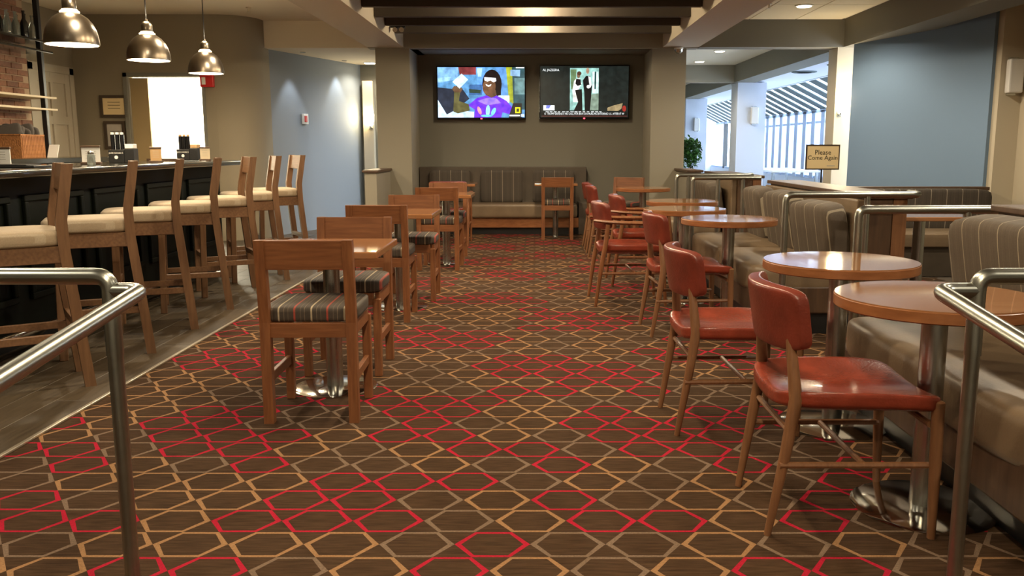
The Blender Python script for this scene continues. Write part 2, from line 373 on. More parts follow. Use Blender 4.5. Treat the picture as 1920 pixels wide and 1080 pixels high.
struct('wall_right', B().box(6.1, 6.25, -4.2, 9.2, -.8, 3.0), 'paint')
struct('wall_pier_sconce', B().box(4.0, 4.34, 11.95, 12.3, 0, ZB), 'paint_pale')
# ---- gallery and sun room on the far right
struct('wall_gallery_side', B().box(2.0, 2.08, 13.0, 33, 0, 3), 'paint')
struct('wall_gallery_end', B().box(2.0, 7, 32.6, 32.8, 0, 3), 'paint_coldwhite')
struct('ceiling_gallery', B().box(2.0, 4.1, 12.2, 33, ZC, ZC+.08), 'ceiling_plaster')
for n_, y in ((11, 18.4), (12, 24.7)): struct('trim_%d' % n_, B().box(2.0, 4.1, y, y+.22, ZB, ZC), 'paint')
for nm, y in (('wall_column_gallery', 18.4), ('wall_column_gallery_far', 24.7)): struct(nm, B().box(4.15, 4.74, y, y+.6, 0, ZB), 'paint_coldwhite')
struct('ceiling_sunroom', B().box(4.5, 5.5, 12.1, 33, ZB+.02, ZB+.1), 'paint_coldwhite')
struct('wall_sunroom_near', B().box(4.34, 6.8, 12.1, 12.25, 0, 3), 'paint_coldwhite')
struct('wall_sunroom_sill', B().box(6.45, 6.7, 12.1, 33, -.3, .5), 'paint_coldwhite')
struct('trim_13', B().box(6.44, 6.56, 12.1, 33, 2.0, 2.07), 'mullion')
wn = struct('window_1', B().box(6.47, 6.53, 12.1, 33, .5, .56), 'mullion')
obj('rail', B().box(6.46, 6.5, 12.2, 25.6, 1.76, 1.81), 'mullion', wn)
ps = None
for k in range(20):
    y = 12.4+k*.68
    if ps is None: o = obj('post', B().box(6.44, 6.58, 0, .26, .5, 2.05, .006, 1), 'mullion', wn); ps = o.data
    else: o = bpy.data.objects.new('post', ps); C.objects.link(o); o.parent = wn
    o.location.y = y
for k, y in enumerate((27.9, 30.4)): obj('post', B().box(6.44, 6.58, y, y+.12, .5, 2.05), 'black', wn)
gp = None
for k in range(20):
    if gp is None: o = obj('pane', B().box(6.50, 6.506, .2, .68, .56, 2.0), 'window_pane', wn); gp = o.data
    else: o = bpy.data.objects.new('pane', gp); C.objects.link(o); o.parent = wn
    o.location.y = 12.4+k*.68
obj('pane', B().box(6.50, 6.506, 26.0, 32.6, .56, 2.0), 'window_pane', wn)
rf = struct('ceiling_sunroom_glazing', B().beam((5.5, 12.1, ZB+.05), (5.5, 33, ZB+.05), .08, .08), 'paint_coldwhite')
rp = None
ang = math.atan2(ZB+.03-2.05, 6.5-5.5); Lr = math.hypot(1.0, ZB+.03-2.05)
for k in range(29):
    if rp is None: o = obj('roof_panel', B().box(0, Lr, 0, .45, -.008, .008), 'roof_panel', rf); rp = o.data
    else: o = bpy.data.objects.new('roof_panel', rp); C.objects.link(o); o.parent = rf
    o.location = (5.5, 12.3+k*.68, ZB+.03); o.rotation_euler = (0, ang, 0)
o = obj('pane', B().box(0, Lr, 12.2, 33, .035, .04), 'window_pane', rf); o.location = (5.5, 0, ZB+.03); o.rotation_euler = (0, ang, 0)
# ---- dark slats hung across the coffer, with lamps between them
sl = None
SY = [11.30-.69*k for k in range(20)]
for k, y in enumerate(SY):
    if sl is None: sl = obj('ceiling_slat', B().box(-1.765, 1.685, -.035, .035, 2.63, 2.95, .004, 1), 'slat_paint'); o = sl
    else: o = sl.copy(); C.objects.link(o)
    o.location.y = y
    if k < 4:
        tag(o, ['dark ceiling slat closest to the televisions', 'second dark ceiling slat counted out from the televisions', 'third dark ceiling slat out from the televisions, warm glow on its face', 'fourth dark ceiling slat out from the televisions, cut by the top edge'][k], 'slat', 'dark slats across the ceiling recess')
    else: tag(o, 'dark ceiling slat over the front tables, above the picture', 'slat', 'dark slats across the ceiling recess')

# ================================================================== LAMPS
def downlight(loc, label, power=None, col=NEUT, group='recessed downlights', spot=150, kind='SPOT'):
    t = thing('ceiling_downlight', label, 'downlight', loc, 0, group)
    obj('trim_ring', B().lathe([(.085, 0), (.105, 0), (.105, -.008), (.085, -.012)], 20), 'paint_white', t, True)
    obj('lens', B().lathe([(.001, -.0125), (.084, -.0125), (.08, -.018), (.001, -.021)], 20), 'lamp_warm', t)
    light(kind, (0, 0, -.04), P_DOWN if power is None else power, col, t, .06, spot, .5)
for k in range(10):                      # in the coffer, between slat pairs; rearmost added to brighten metal and chair backs
    y = 10.96-1.38*k
    downlight((-.02, y, 2.79), ['round lamp between the two slats closest to the televisions', 'round lamp in the slatted ceiling, second from the televisions'][k] if k < 2 else 'unseen round lamp among the slats, carried on towards us for light', P_COFFER*(.6 if k == 6 else 1), WARM, 'lamps among the ceiling slats', kind='POINT')
DLR = [((3.17, 10.74), 'bright recessed downlight in the panelled ceiling on the right')] + [((3.17, y), 'recessed downlight in the panelled ceiling over the booths') for y in (8.2, 5.7, 3.2, .6)]
for (x, y), lb in DLR: downlight((x, y, ZC-.001), lb)
for y in (1.0, 3.6, 6.0, 8.2, 9.4): downlight((-2.75, y, ZC-.001), 'unseen downlight added in the plaster ceiling over the bar stools', P_DOWN*.8)  # row of lamps added out of view to light the bar side
downlight((-2.6, 14.06, ZB-.001), 'recessed downlight in the low ceiling of the passage beside the column', 20)
downlight((3.2, 15.7, ZC-.001), 'nearer of two downlights in the ceiling behind the east column', 60)
downlight((3.2, 17.6, ZC-.001), 'farther of two downlights in the ceiling behind the east column', 60)
for x, y, lb in ((-3.25, 12.55, 'small wall-washing downlight nearer the bar, making a pale scallop on the blue wall'), (-2.93, 13.75, 'small wall-washing downlight deeper in the passage, making a pale scallop on the blue wall')):
    t = thing('wall_washer', lb, 'downlight', (x, y, ZB-.001), 0, 'wall washers')
    obj('lens', B().lathe([(.001, 0), (.04, 0), (.04, -.006), (.001, -.008)], 16), 'steel', t)
    light('SPOT', (0, 0, -.02), 16, COOL, t, .03, 70, .5)
light('AREA', (-4.85, 12.9, 2.55), 260, (1, .93, .72), None, 1.2).name = 'backroom_light'
# pendants
def pendant(loc, label):
    t = thing('pendant_lamp', label, 'pendant lamp', loc, 0, 'dome pendants over the bar')
    prof = [(.18, 0), (.181, .014), (.177, .055), (.166, .10), (.145, .148), (.113, .187), (.075, .213), (.06, .219)]
    K = .039
    inn = [(.178, .001)]+[(r-.004, z-.002) for r, z in prof[1:]]
    s = obj('shade', B().sweep([[(r*math.cos(a), r*math.sin(a), z) for a in (2*math.pi*k/36 for k in range(36))] for r, z in prof+inn[::-1]], True), 'pendant_metal', t, True)
    obj('reflector', B().sweep([[((r-.003)*math.cos(a), (r-.003)*math.sin(a), z) for a in (2*math.pi*k/36 for k in range(36))] for r, z in inn+[(r-.003, z-.001) for r, z in inn[::-1]]], True), 'shade_inner', s, True)
    obj('collar', B().lathe([(.05, .178+K), (.066, .182+K), (.066, .19+K), (.052, .2+K), (.052, .205+K)], 20), 'collar_glow', t, True)
    obj('socket_cap', B().lathe([(.045, .205+K), (.047, .21+K), (.047, .262+K), (.03, .285+K), (.014, .292+K), (.012, .31+K), (.003, .312+K)], 20), 'pendant_metal', t, True)
    obj('bulb', B().lathe([(.002, .03), (.03, .04), (.042, .07), (.034, .1), (.018, .13), (.016, .17)], 16), 'bulb', t, True)
    obj('cord', B().tube([(0, 0, .31+K), (0, 0, ZC-loc[2])], .005, 6), 'black', t)
    light('POINT', (0, 0, .015), P_PEND, WARM, t, .05)
    light('POINT', (0, 0, .40), P_PEND*.22, WARM, t, .05)
for x, y, z, lb in ((-3.30, 6.42, 1.945, 'steel dome pendant over the bar, largest and cut by the top edge'), (-3.39, 7.88, 1.975, 'middle steel dome pendant over the bar'), (-3.47, 9.45, 1.99, 'steel dome pendant farthest down the bar, beside the red sign')): pendant((x, y, z), lb)
# lit wall sconces
def lit_sconce(loc, label, k=1., rz=0):
    t = thing('wall_sconce', label, 'wall lamp', loc, rz, 'lit wall sconces')
    obj('bracket', B().box(-.03, .03, -.02, .0, -.06, .02, .004).tube([(0, -.01, -.04), (0, -.075, -.04), (0, -.075, -.01)], .011), 'steel', t)
    obj('shade', B().lathe([(.02, -.01), (.045, .01), (.06, .08), (.062, .16), (.05, .23), (.03, .25), (.01, .252)], 18, (0, -.075, 0)), 'sconce_glow', t, True)
    light('POINT', (0, -.15, .16), P_SCONCE*k, WARM, t, .06)
lit_sconce((-2.66, 14.36, 1.57), 'glowing glass sconce on the pale strip beside the west column', .10)
lit_sconce((4.06, 11.95, 1.69), 'glowing glass sconce on the tan pier by the windows', .45)
def box_sconce(loc, label):
    t = thing('wall_light', label, 'wall light', loc, 0, 'unlit box sconces')
    obj('shade', B().box(-.075, .075, -.1, -.01, 0, .34, .015, 2), 'sconce_off', t)
    obj('backplate', B().box(-.05, .05, -.012, 0, -.02, .36, .003), 'steel', t)
box_sconce((4.88, 9.2, 1.77), 'unlit white box sconce on the pale pier by the blue wall')
box_sconce((4.50, 18.4, 1.69), 'unlit white box sconce on the gallery column between the windows')
box_sconce((4.45, 24.7, 1.66), 'unlit white box sconce on the farthest gallery column')

# ================================================================== FURNITURE
# ---- square-back wooden chair
def wood_chair(label, loc, rz):
    t = thing('dining_chair', label, 'chair', loc, rz, 'wooden chairs with striped seats')
    for s in (-1, 1):
        b = B().post([(s*.19, -.19, 0), (s*.19, -.186, .46), (s*.19, -.222, .83)], .044, .045)
        obj('leg', b, 'wood_chair', t)
        obj('leg', B().beam((s*.19, .2, 0), (s*.19, .2, .425), .04, .04), 'wood_chair', t)
        obj('stretcher', B().beam((s*.19, -.17, .2), (s*.19, .185, .2), .022, .045), 'wood_rail', t)
        obj('seat_rail', B().beam((s*.19, -.17, .425), (s*.19, .185, .425), .024, .065), 'wood_rail', t)
    for y, in ((-.188,), (.2,)): obj('seat_rail', B().box(-.172, .172, y-.012, y+.012, .392, .458, .002), 'wood_rail', t)
    obj('backrest', B().obox(Matrix.Translation((0, -.215, .765)) @ Matrix.Rotation(R(5.2), 4, 'X'), .345, .028, .13, .003), 'wood_rail', t)
    obj('seat_cushion', B().puff(.425, .41, .075, 7, 7, Matrix.Translation((0, .018, .492))), 'stripe_chair', t, True)
    return t
wc = wood_chair('striped-seat wooden chair standing closest, its back towards us', (-1.015, 4.0, 0), 1.5)
dup(wc, 'wooden chair facing us across the closest square table', (-1.045, 4.82, 0), 180.5)
dup(wc, 'wooden chair with its back to us at the second square table', (-1.105, 6.29, 0), 0)
dup(wc, 'wooden chair facing us across the second square table', (-1.02, 7.15, 0), 181)
dup(wc, 'wooden chair with its back to us at the third square table', (-.975, 8.92, 0), -2)
dup(wc, 'wooden chair facing us across the third square table', (-.99, 9.68, 0), 180)
dup(wc, 'lone wooden chair with its back to us before the striped banquette', (.285, 11.84, 0), 0)
dup(wc, 'wooden chair half hidden behind the farthest round table', (1.12, 11.45, 0), 150)
# ---- pedestal tables
def sq_table(label, loc, rz=0):
    t = thing('pedestal_table', label, 'table', loc, rz, 'square pedestal tables')
    obj('table_top', B().box(-.29, .29, -.31, .31, .705, .74, .006, 2), 'wood_top', t)
    obj('mount_plate', B().box(-.12, .12, -.12, .12, .69, .705), 'black', t)
    obj('pedestal', B().lathe([(.042, .012), (.042, .69), (.04, .69)], 20), 'steel', t, True)
    obj('base', B().lathe([(.01, 0), (.215, 0), (.215, .004), (.2, .010), (.05, .014), (.01, .014)], 40), 'chrome', t, True)
    return t
st = sq_table('square wooden table on a steel post between the two closest wooden chairs', (-1.04, 4.40, 0))
dup(st, 'square wooden table second in the row of wooden chairs', (-1.05, 6.72, 0), 0)
dup(st, 'square wooden table third in the row, its post on a chrome disc', (-.955, 9.3, 0), 0)
dup(st, 'square wooden table at the banquette end behind the red armchair', (-1.1, 12.0, 0), 0)
dup(st, 'square wooden table at the banquette behind the lone wooden chair', (.27, 12.14, 0), 0)
def rd_table(label, loc):
    t = thing('round_table', label, 'table', loc, 0, 'round pedestal tables')
    tp = obj('table_top', B().lathe([(.01, .738), (.324, .738), (.324, .742), (.01, .742)], 48), 'wood_top', t, True)
    obj('edge_band', B().lathe([(.01, .70), (.322, .70), (.327, .704), (.327, .736), (.323, .739), (.01, .739)], 48), 'wood_edge', t, True)
    obj('pedestal', B().lathe([(.042, .012), (.042, .70), (.04, .70)], 20), 'steel', t, True)
    obj('base', B().lathe([(.01, 0), (.235, 0), (.235, .004), (.22, .010), (.05, .014), (.01, .014)], 44), 'chrome', t, True)
    return t
rt = rd_table('closest round wooden table, partly behind the steel handrail', (1.335, 2.87, 0))
dup(rt, 'round wooden table beside the closest one, window glare across its middle', (1.325, 3.78, 0), 40)
dup(rt, 'round wooden table in front of the beige booth with striped bolsters', (1.335, 6.05, 0), 20)
dup(rt, 'round wooden table just behind the glaring one, by the red armchairs', (1.19, 7.02, 0), 10)
dup(rt, 'round wooden table with glare at its end, before the far steel rails', (1.34, 8.05, 0), 70)
dup(rt, 'farthest round wooden table, beside the east column', (1.29, 10.6, 0), 0)
# ---- red leather chairs
def red_chair(label, loc, rz, arms=False):
    t = thing('leather_armchair' if arms else 'leather_chair', label, 'armchair' if arms else 'chair', loc, rz, 'red leather armchairs' if arms else 'red leather side chairs')
    wood = 'wood_chair' if arms else 'wood_walnut'
    for s in (-1, 1):
        if arms:
            obj('leg', B().tube([(s*.245, -.29, 0), (s*.25, -.25, .3), (s*.25, -.215, .5), (s*.25, -.2, .64)], [.012, .018, .019, .017], 10), wood, t, True)
            obj('leg', B().tube([(s*.245, .26, 0), (s*.25, .235, .3), (s*.25, .215, .5), (s*.25, .2, .635)], [.012, .018, .019, .017], 10), wood, t, True)
            obj('arm', B().tube([(s*.19, -.30, .665), (s*.232, -.22, .66), (s*.252, -.08, .652), (s*.26, .08, .648), (s*.256, .2, .65), (s*.25, .26, .652)], [.016, .021, .024, .026, .025, .016], 10, 1.25, .65), wood, t, True)
        else:
            obj('leg', B().tube([(s*.205, -.27, 0), (s*.212, -.225, .28), (s*.208, -.200, .45), (s*.188, -.212, .58), (s*.178, -.222, .66)], [.012, .019, .022, .018, .012], 10), wood, t, True)
            obj('leg', B().tube([(s*.228, .245, 0), (s*.23, .24, .25), (s*.23, .236, .447), (s*.23, .236, .452)], [.013, .019, .02, .012], 10), wood, t, True)
        x = s*(.248 if arms else .22)
        obj('stretcher', B().tube([(x, -.245, .24 if not arms else .26), (x, .235, .24 if not arms else .26)], .011, 8), wood, t, True)
    xx = .245 if arms else .21
    obj('stretcher', B().tube([(-xx, .02, .24 if not arms else .26), (xx, .02, .24 if not arms else .26)], .010, 8), wood, t, True)
    obj('stretcher', B().tube([(-xx, -.21, .34), (xx, -.21, .34)], .011, 8), wood, t, True)
    obj('stretcher', B().tube([(-xx, .225, .37), (xx, .225, .37)], .011, 8), wood, t, True)
    wd = .46 if arms else .50
    def saddle(c, u):
        c.z += .028*abs(u.x)**2.2-.016*(1-abs(u.x)**2)*(1-u.y*u.y) - .012*max(u.y, 0)**2
        c.x *= 1-.10*max(-u.y, 0)**2+.03*u.y; return c
    obj('seat', B().puff(wd, .51, .06, 7, 9, Matrix.Translation((0, .008, .43)), saddle), 'leather_red', t, True)
    def bend(c, u):
        c.y += .075*u.x*u.x+.02*u.z*0; c.x *= 1+.03*u.z; c.z -= .012*u.x*u.x; return c
    obj('backrest', B().puff(.47, .05, .21 if arms else .20, 8, 10, Matrix.Translation((0, -.266, .70)) @ Matrix.Rotation(R(9), 4, 'X'), bend), 'leather_back', t, True)
    return t
rc = red_chair('closest red leather side chair, sunlit seat, beside the handrail', (1.012, 2.85, 0), -90)
dup(rc, 'red leather side chair second from us, behind the closest one', (.87, 3.84, 0), -88)
dup(rc, 'red leather side chair third from us, before the striped booth', (1.01, 5.82, 0), -86)
dup(rc, 'nearer of the two red leather chairs lined up by the dark wall', (.86, 9.98, 0), -90)
dup(rc, 'farther of the two red leather chairs lined up by the dark wall', (.86, 10.75, 0), -90)
ra = red_chair('red leather armchair with orange wooden arms, out in the aisle', (.74, 6.96, 0), -87, True)
dup(ra, 'red leather armchair with wooden arms behind the aisle one', (.96, 7.96, 0), -88)
dup(ra, 'red leather armchair with its back to us at the far square table', (-1.1, 11.2, 0), 0)
# ---- bar stools
def stool(label, foot, rz):
    """foot: floor point of the rear leg on the stool's left side"""
    a = R(rz); lx, ly = -.185, -.25
    loc = (foot[0]-(lx*math.cos(a)-ly*math.sin(a)), foot[1]-(lx*math.sin(a)+ly*math.cos(a)), .007)
    t = thing('bar_stool', label, 'bar stool', loc, rz, 'wooden bar stools along the bar')
    for s in (-1, 1):
        b = B().post([(s*.185, -.25, 0), (s*.185, -.182, .70), (s*.185, -.178, .86), (s*.185, -.225, 1.14)], .045, .052)
        obj('leg', b, 'wood_stool', t)
        obj('leg', B().beam((s*.185, .215, 0), (s*.185, .195, .73), .045, .045), 'wood_stool', t)
        obj('seat_rail', B().beam((s*.185, -.17, .69), (s*.185, .19, .69), .026, .085), 'wood_stool_rail', t)
        obj('footrest', B().beam((s*.185, -.2, .27), (s*.185, .19, .27), .026, .04), 'wood_stool_rail', t)
    obj('seat_rail', B().box(-.17, .17, -.19, -.165, .65, .73, .002), 'wood_stool_rail', t)
    obj('seat_rail', B().box(-.17, .17, .18, .205, .65, .73, .002), 'wood_stool_rail', t)
    obj('footrest', B().box(-.17, .17, .19, .22, .32, .36, .002), 'wood_stool_rail', t)
    obj('footrest', B().box(-.17, .17, -.218, -.19, .32, .36, .002), 'wood_stool_rail', t)
    obj('backrest', B().obox(Matrix.Translation((0, -.214, 1.07)) @ Matrix.Rotation(R(8.5), 4, 'X'), .335, .03, .135, .003), 'wood_stool_rail', t)
    obj('seat_cushion', B().puff(.43, .47, .09, 6, 7, Matrix.Translation((0, .045, .772))), 'stripe_stool', t, True)
    return t
def stool_at(label, foot, rz):
    a = R(rz); lx, ly = -.185, -.25
    dup(bs, label, (foot[0]-(lx*math.cos(a)-ly*math.sin(a)), foot[1]-(lx*math.sin(a)+ly*math.cos(a)), .007), rz)
# local +Y faces the bar (world -X) at 90 degrees; -lx side is the one towards the camera
bs = stool('bar stool closest to us, its seat cut by the picture edge', (-2.31, 4.40), 90+34)
stool_at('second bar stool from us, back edge-on to us', (-2.31, 5.13), 90+25)
stool_at('third bar stool from us, back edge-on to us', (-2.32, 5.83), 90+22)
stool_at('fourth bar stool from us, before the bar end', (-2.33, 6.56), 90+21)
stool_at('fifth bar stool from us, standing clear of the bar end', (-2.31, 7.30), 90+28)
stool_at('sixth bar stool from us, turned to show its lit backrest', (-2.32, 8.06), 90+25)
stool_at('bar stool farthest from us, against the blue-grey wall', (-2.30, 8.80), 90+31)
# ---- the bar
t = thing('bar_counter', 'long dark panelled bar counter with a glossy black top', 'bar counter', (0, 0, 0))
obj('counter_top', B().box(-3.72, -2.88, 2.6, 8.8, 1.055, 1.10, .012, 3), 'bar_top', t, True)
obj('bar_front', B().box(-3.5, -3.12, 2.7, 8.68, .1, 1.055), 'bar_panel', t)
obj('kick', B().box(-3.5, -3.18, 2.7, 8.62, .007, .1), 'black', t)
pnl = None
for k in range(7):
    y = 2.78+k*.845
    fr = B()
    for (a, b2, c, d) in ((0, .70, .30, .34), (0, .70, .90, .94), (0, .04, .34, .90), (.66, .70, .34, .90)): fr.box(-3.12, -3.095, a, b2, c, d, .006, 2)
    if pnl is None: o = obj('panel_moulding', fr, 'bar_panel', t); pnl = o.data
    else: fr.bm.free(); o = bpy.data.objects.new('panel_moulding', pnl); C.objects.link(o); o.parent = t
    o.location.y = y
t = thing('foot_rail', 'chrome foot rail along the bottom of the bar', 'foot rail', (0, 0, 0))
obj('rail', B().tube(fillet([(-3.12, 2.9, .18), (-2.92, 2.9, .18), (-2.92, 8.2, .18), (-3.12, 8.2, .18)], .1), .024, 12), 'chrome', t, True)
for k in range(6): obj('bracket', B().tube([(-3.13, 3.3+k*.92, .15), (-2.98, 3.3+k*.92, .12), (-2.92, 3.3+k*.92, .165)], .010, 8), 'steel', t, True)
# ---- back bar
t = thing('back_counter', 'dark back counter against the brick wall behind the bar', 'counter', (0, 0, 0))
obj('cabinet_body', B().box(-5.5, -4.78, 6.0, 9.85, .007, 1.07), 'bar_panel', t)
obj('counter_top', B().box(-5.54, -4.72, 5.95, 9.95, 1.07, 1.12, .006), 'bar_top', t)
bw = struct('wall_brick', B().box(-5.9, -5.56, 7.4, 9.82, 0, ZC), 'brick_mortar')
bd = {}
for r_ in range(27):
    z = 1.13+r_*.066
    if z > ZC-.06: break
    for c in range(12):
        y = 7.42+c*.208+(.104 if r_ % 2 else 0)
        if y+.2 > 9.84: continue
        mi = random.randrange(4)
        if mi not in bd: o = obj('brick', B().box(-5.57, -5.545, .004, .2, 0, .056, .004, 1), 'brick%d' % mi, bw); bd[mi] = o.data
        else: o = bpy.data.objects.new('brick', bd[mi]); C.objects.link(o); o.parent = bw
        o.location = (random.uniform(-.003, .003), y, z)
t = thing('bar_shelving', 'wall shelving of thin boards on a dark upright over the back counter', 'shelf', (0, 0, 0))
obj('upright', B().box(-5.27, -5.22, 9.50, 9.55, 1.12, 2.86, .004), 'black', t)
obj('upright', B().box(-5.27, -5.22, 7.50, 7.55, 1.12, 2.86, .004), 'black', t)
for z, m_ in ((2.34, 'bar_top'), (2.24, 'bar_top'), (1.76, 'cream_card'), (1.635, 'cream_card')): obj('shelf', B().box(-5.54, -5.21, 7.3, 9.72, z-.022, z, .004), m_, t)
bot = None
for k in range(9):
    y = 8.98+k*.075; x = -5.36+(.07 if k % 2 else -.05); lb = 'clear liquor bottle in the row on the upper shelf before the bricks'
    if k % 3 == 2:
        o = obj('liquor_bottle', B().lathe([(.001, 0), (.034, 0), (.036, .01), (.036, .15), (.014, .2), (.013, .26), (.016, .262), (.016, .275), (.001, .276)], 14), 'black_gloss', None, True); o.location = (x, y, 2.34); tag(o, 'dark liquor bottle in the row on the upper shelf before the bricks', 'bottle', 'dark bottles on the shelf')
    else:
        if bot is None: bot = obj('liquor_bottle', B().lathe([(.001, 0), (.034, 0), (.036, .01), (.036, .13), (.015, .18), (.014, .23), (.017, .232), (.017, .245), (.001, .246)], 14), 'bottle_glass', None, True); o = bot
        else: o = bot.copy(); C.objects.link(o)
        o.location = (x, y, 2.34); tag(o, lb, 'bottle', 'clear bottles on the shelf')
# wicker basket with dark napkins
t = thing('wicker_basket', 'orange-brown wicker basket on the back counter', 'basket', (-5.06, 8.57, 1.121), 0)
b = B(); b.box(-.2, .2, -.2, -.185, 0, .22).box(-.2, .2, .185, .2, 0, .22).box(-.2, -.185, -.185, .185, 0, .22).box(.185, .2, -.185, .185, 0, .22).box(-.19, .19, -.19, .19, 0, .015)
obj('woven_side', b, 'wicker', t)
obj('rim', B().tube([(-.2, -.2, .22), (.2, -.2, .22), (.2, .2, .22), (-.2, .2, .22), (-.2, -.2, .22)], .009, 6), 'wicker', t)
wv = None
for k in range(15):
    if wv is None: o = obj('cane', B().tube([(.203, 0, .005), (.203, 0, .215)], .008, 6), 'wicker', t, True); wv = o.data
    else: o = bpy.data.objects.new('cane', wv); C.objects.link(o); o.parent = t
    o.location = (0, -.18+k*.0257, 0)
rl = None
for k in range(7):
    M = Matrix.Translation((-5.06+random.uniform(-.05, .05), 8.43+k*.048, 1.365)) @ Matrix.Rotation(R(random.uniform(-25, 25)), 4, 'X') @ Matrix.Rotation(R(random.uniform(-20, 20)), 4, 'Y')
    if rl is None: rl = obj('rolled_napkin', B().puff(.28, .044, .14, 4, 4), 'napkin_dark', None, True); o = rl
    else: o = rl.copy(); C.objects.link(o)
    o.matrix_world = M; tag(o, 'dark rolled napkin in the wicker basket', 'napkin', 'napkins in the basket')
o = obj('leaning_card', B().obox(Matrix.Translation((-4.83, 8.86, 1.185)) @ Matrix.Rotation(R(-25), 4, 'X'), .1, .006, .14), 'white_paper'); tag(o, 'white card leaning beside the wicker basket', 'card')
# menu cards in wooden holders on the bar
def menu(label, loc, rz, m_, wd=.13, h=.125):
    t = thing('menu_holder', label, 'menu holder', loc, rz, 'menu holders on the bar')
    obj('base', B().box(-wd/2-.006, wd/2+.006, -.025, .025, 0, .018, .003), 'wood_dark', t)
    obj('card', B().box(-wd/2, wd/2, -.004, .004, .018, h), m_, t)
    obj('clip', B().box(-wd/2-.004, wd/2+.004, -.010, .010, h-.002, h+.012, .003), 'wood_dark', t)
    b = B()
    for k in range(4): b.box(-wd*.28, wd*.28, -.0055, -.004, .045+k*.016, .048+k*.016)
    obj('print', b, 'print_grey', t)
ZT = 1.101
menu('large pale menu card holder at the picture edge on the bar', (-3.5, 5.78, ZT), 0, 'white_paper', .13, .115)
menu('pale menu card holder beside the glass shaker on the bar', (-3.27, 6.5, ZT), 10, 'white_paper', .125, .125)
menu('tan menu card holder before the bright doorway on the bar', (-3.05, 7.1, ZT), 5, 'tan_card', .085, .115)
menu('cream menu card holder near the bar end, right of the doorway', (-3.03, 8.1, ZT), 5, 'cream_card', .085, .115)
o = obj('paper_stack', B().box(-.2, .2, -.1, .1, 0, .012, .002).box(-.16, .14, -.08, .09, .012, .02, .002), 'black'); o.location = (-3.3, 5.55, ZT); tag(o, 'flat dark papers lying on the bar top', 'papers')
t = thing('glass_shaker', 'small glass shaker with a metal lid on the bar', 'shaker', (-3.17, 6.3, ZT))
obj('jar', B().lathe([(.001, 0), (.026, 0), (.028, .01), (.024, .07), (.02, .075), (.001, .076)], 14), 'bottle_glass', t, True)
obj('lid', B().lathe([(.02, .076), (.021, .09), (.012, .1), (.001, .101)], 14), 'steel', t, True)
def caddy(label, loc, rz, straw, napk):
    t = thing('napkin_caddy', label, 'napkin caddy', loc, rz, 'black napkin and straw caddies')
    obj('front_box', B().box(-.06, .06, -.05, .05, 0, .105, .004), 'black', t)
    obj('side_box', B().box(.06, .135, -.045, .06, 0, .115, .004), 'black', t)
    nk = obj('napkins', B().box(.066, .13, -.035, .05, .115, .15, .004), napk, t)
    for k in range(3):
        s = obj('straw_tube', B().lathe([(.002, .1), (.017, .1), (.017, .225), (.002, .225)], 12, (-.036+k*.036, .0, 0)), 'black_gloss', t, True)
        obj('straws', B().lathe([(.001, .225), (.013, .225), (.014, .24), (.001, .243)], 10, (-.036+k*.036, 0, 0)), straw, s)
    e = B().lathe([(.001, 0), (.014, 0), (.014, .001), (.001, .001)], 16); em = obj('emblem', e, 'white_paper', t); em.rotation_euler = (R(90), 0, 0); em.location = (0, -.0505, .045)
    text('lettering', "JACK DANIEL'S", .0165, 'white_paper', t, (0, -.0505, .078))
caddy('black napkin and straw caddy with white tops before the framed certificates', (-3.36, 7.12, ZT), 5, 'white_paper', 'white_paper')
caddy('black napkin and straw caddy standing before the bright doorway', (-3.30, 8.32, ZT), 0, 'tan_card', 'tan_card')
o = obj('serving_tray', B().box(-.13, .13, -.06, .06, 0, .012, .003).box(-.13, .13, -.066, -.06, 0, .025).box(-.13, .13, .06, .066, 0, .025), 'wood_dark'); o.location = (-3.3, 7.85, ZT); tag(o, 'low wooden tray on the bar before the doorway', 'tray')
# framed certificates, red sign, alarm
def framed(label, x0, x1, z0, z1, m_):
    t = thing('picture_frame', label, 'picture frame', ((x0+x1)/2, 11.46, z0), 0, 'framed certificates behind the bar'); wd = (x1-x0)/2; h = z1-z0
    obj('frame', B().box(-wd, wd, -.03, 0, 0, .035).box(-wd, wd, -.03, 0, h-.035, h).box(-wd, -wd+.035, -.03, 0, .035, h-.035).box(wd-.035, wd, -.03, 0, .035, h-.035), 'frame_brown', t)
    pr = obj('print', B().box(-wd+.035, wd-.035, -.012, 0, .035, h-.035), m_, t)
    b = B()
    for k in range(3): b.box(-wd*.45, wd*.45, -.0135, -.012, h*.4+k*.04, h*.4+k*.04+.006)
    obj('writing', b, 'frame_brown', pr)
framed('upper framed certificate with a wide buff sheet behind the bar', -5.59, -5.24, 1.60, 1.88, 'print_buff')
framed('lower framed certificate with a tall grey sheet behind the bar', -5.56, -5.29, 1.20, 1.555, 'print_grey')
t = thing('alarm_sign', 'red alarm box with a white plate on the wall by the bright doorway', 'alarm', (-4.19, 11.455, 1.98))
obj('box', B().box(-.085, .085, -.06, 0, 0, .15, .008), 'red_plastic', t); obj('plate', B().box(-.06, -.012, -.063, -.06, .03, .12), 'white_paper', t)
t = thing('fire_pull', 'small white and red fire alarm pull on the blue-grey wall', 'alarm', (-3.37, 12.93, 1.55), 71.3)
obj('box', B().box(-.06, .06, -.04, 0, 0, .15, .006), 'white_paper', t); obj('lever', B().box(-.045, .01, -.055, -.04, .03, .12, .004), 'red_plastic', t)

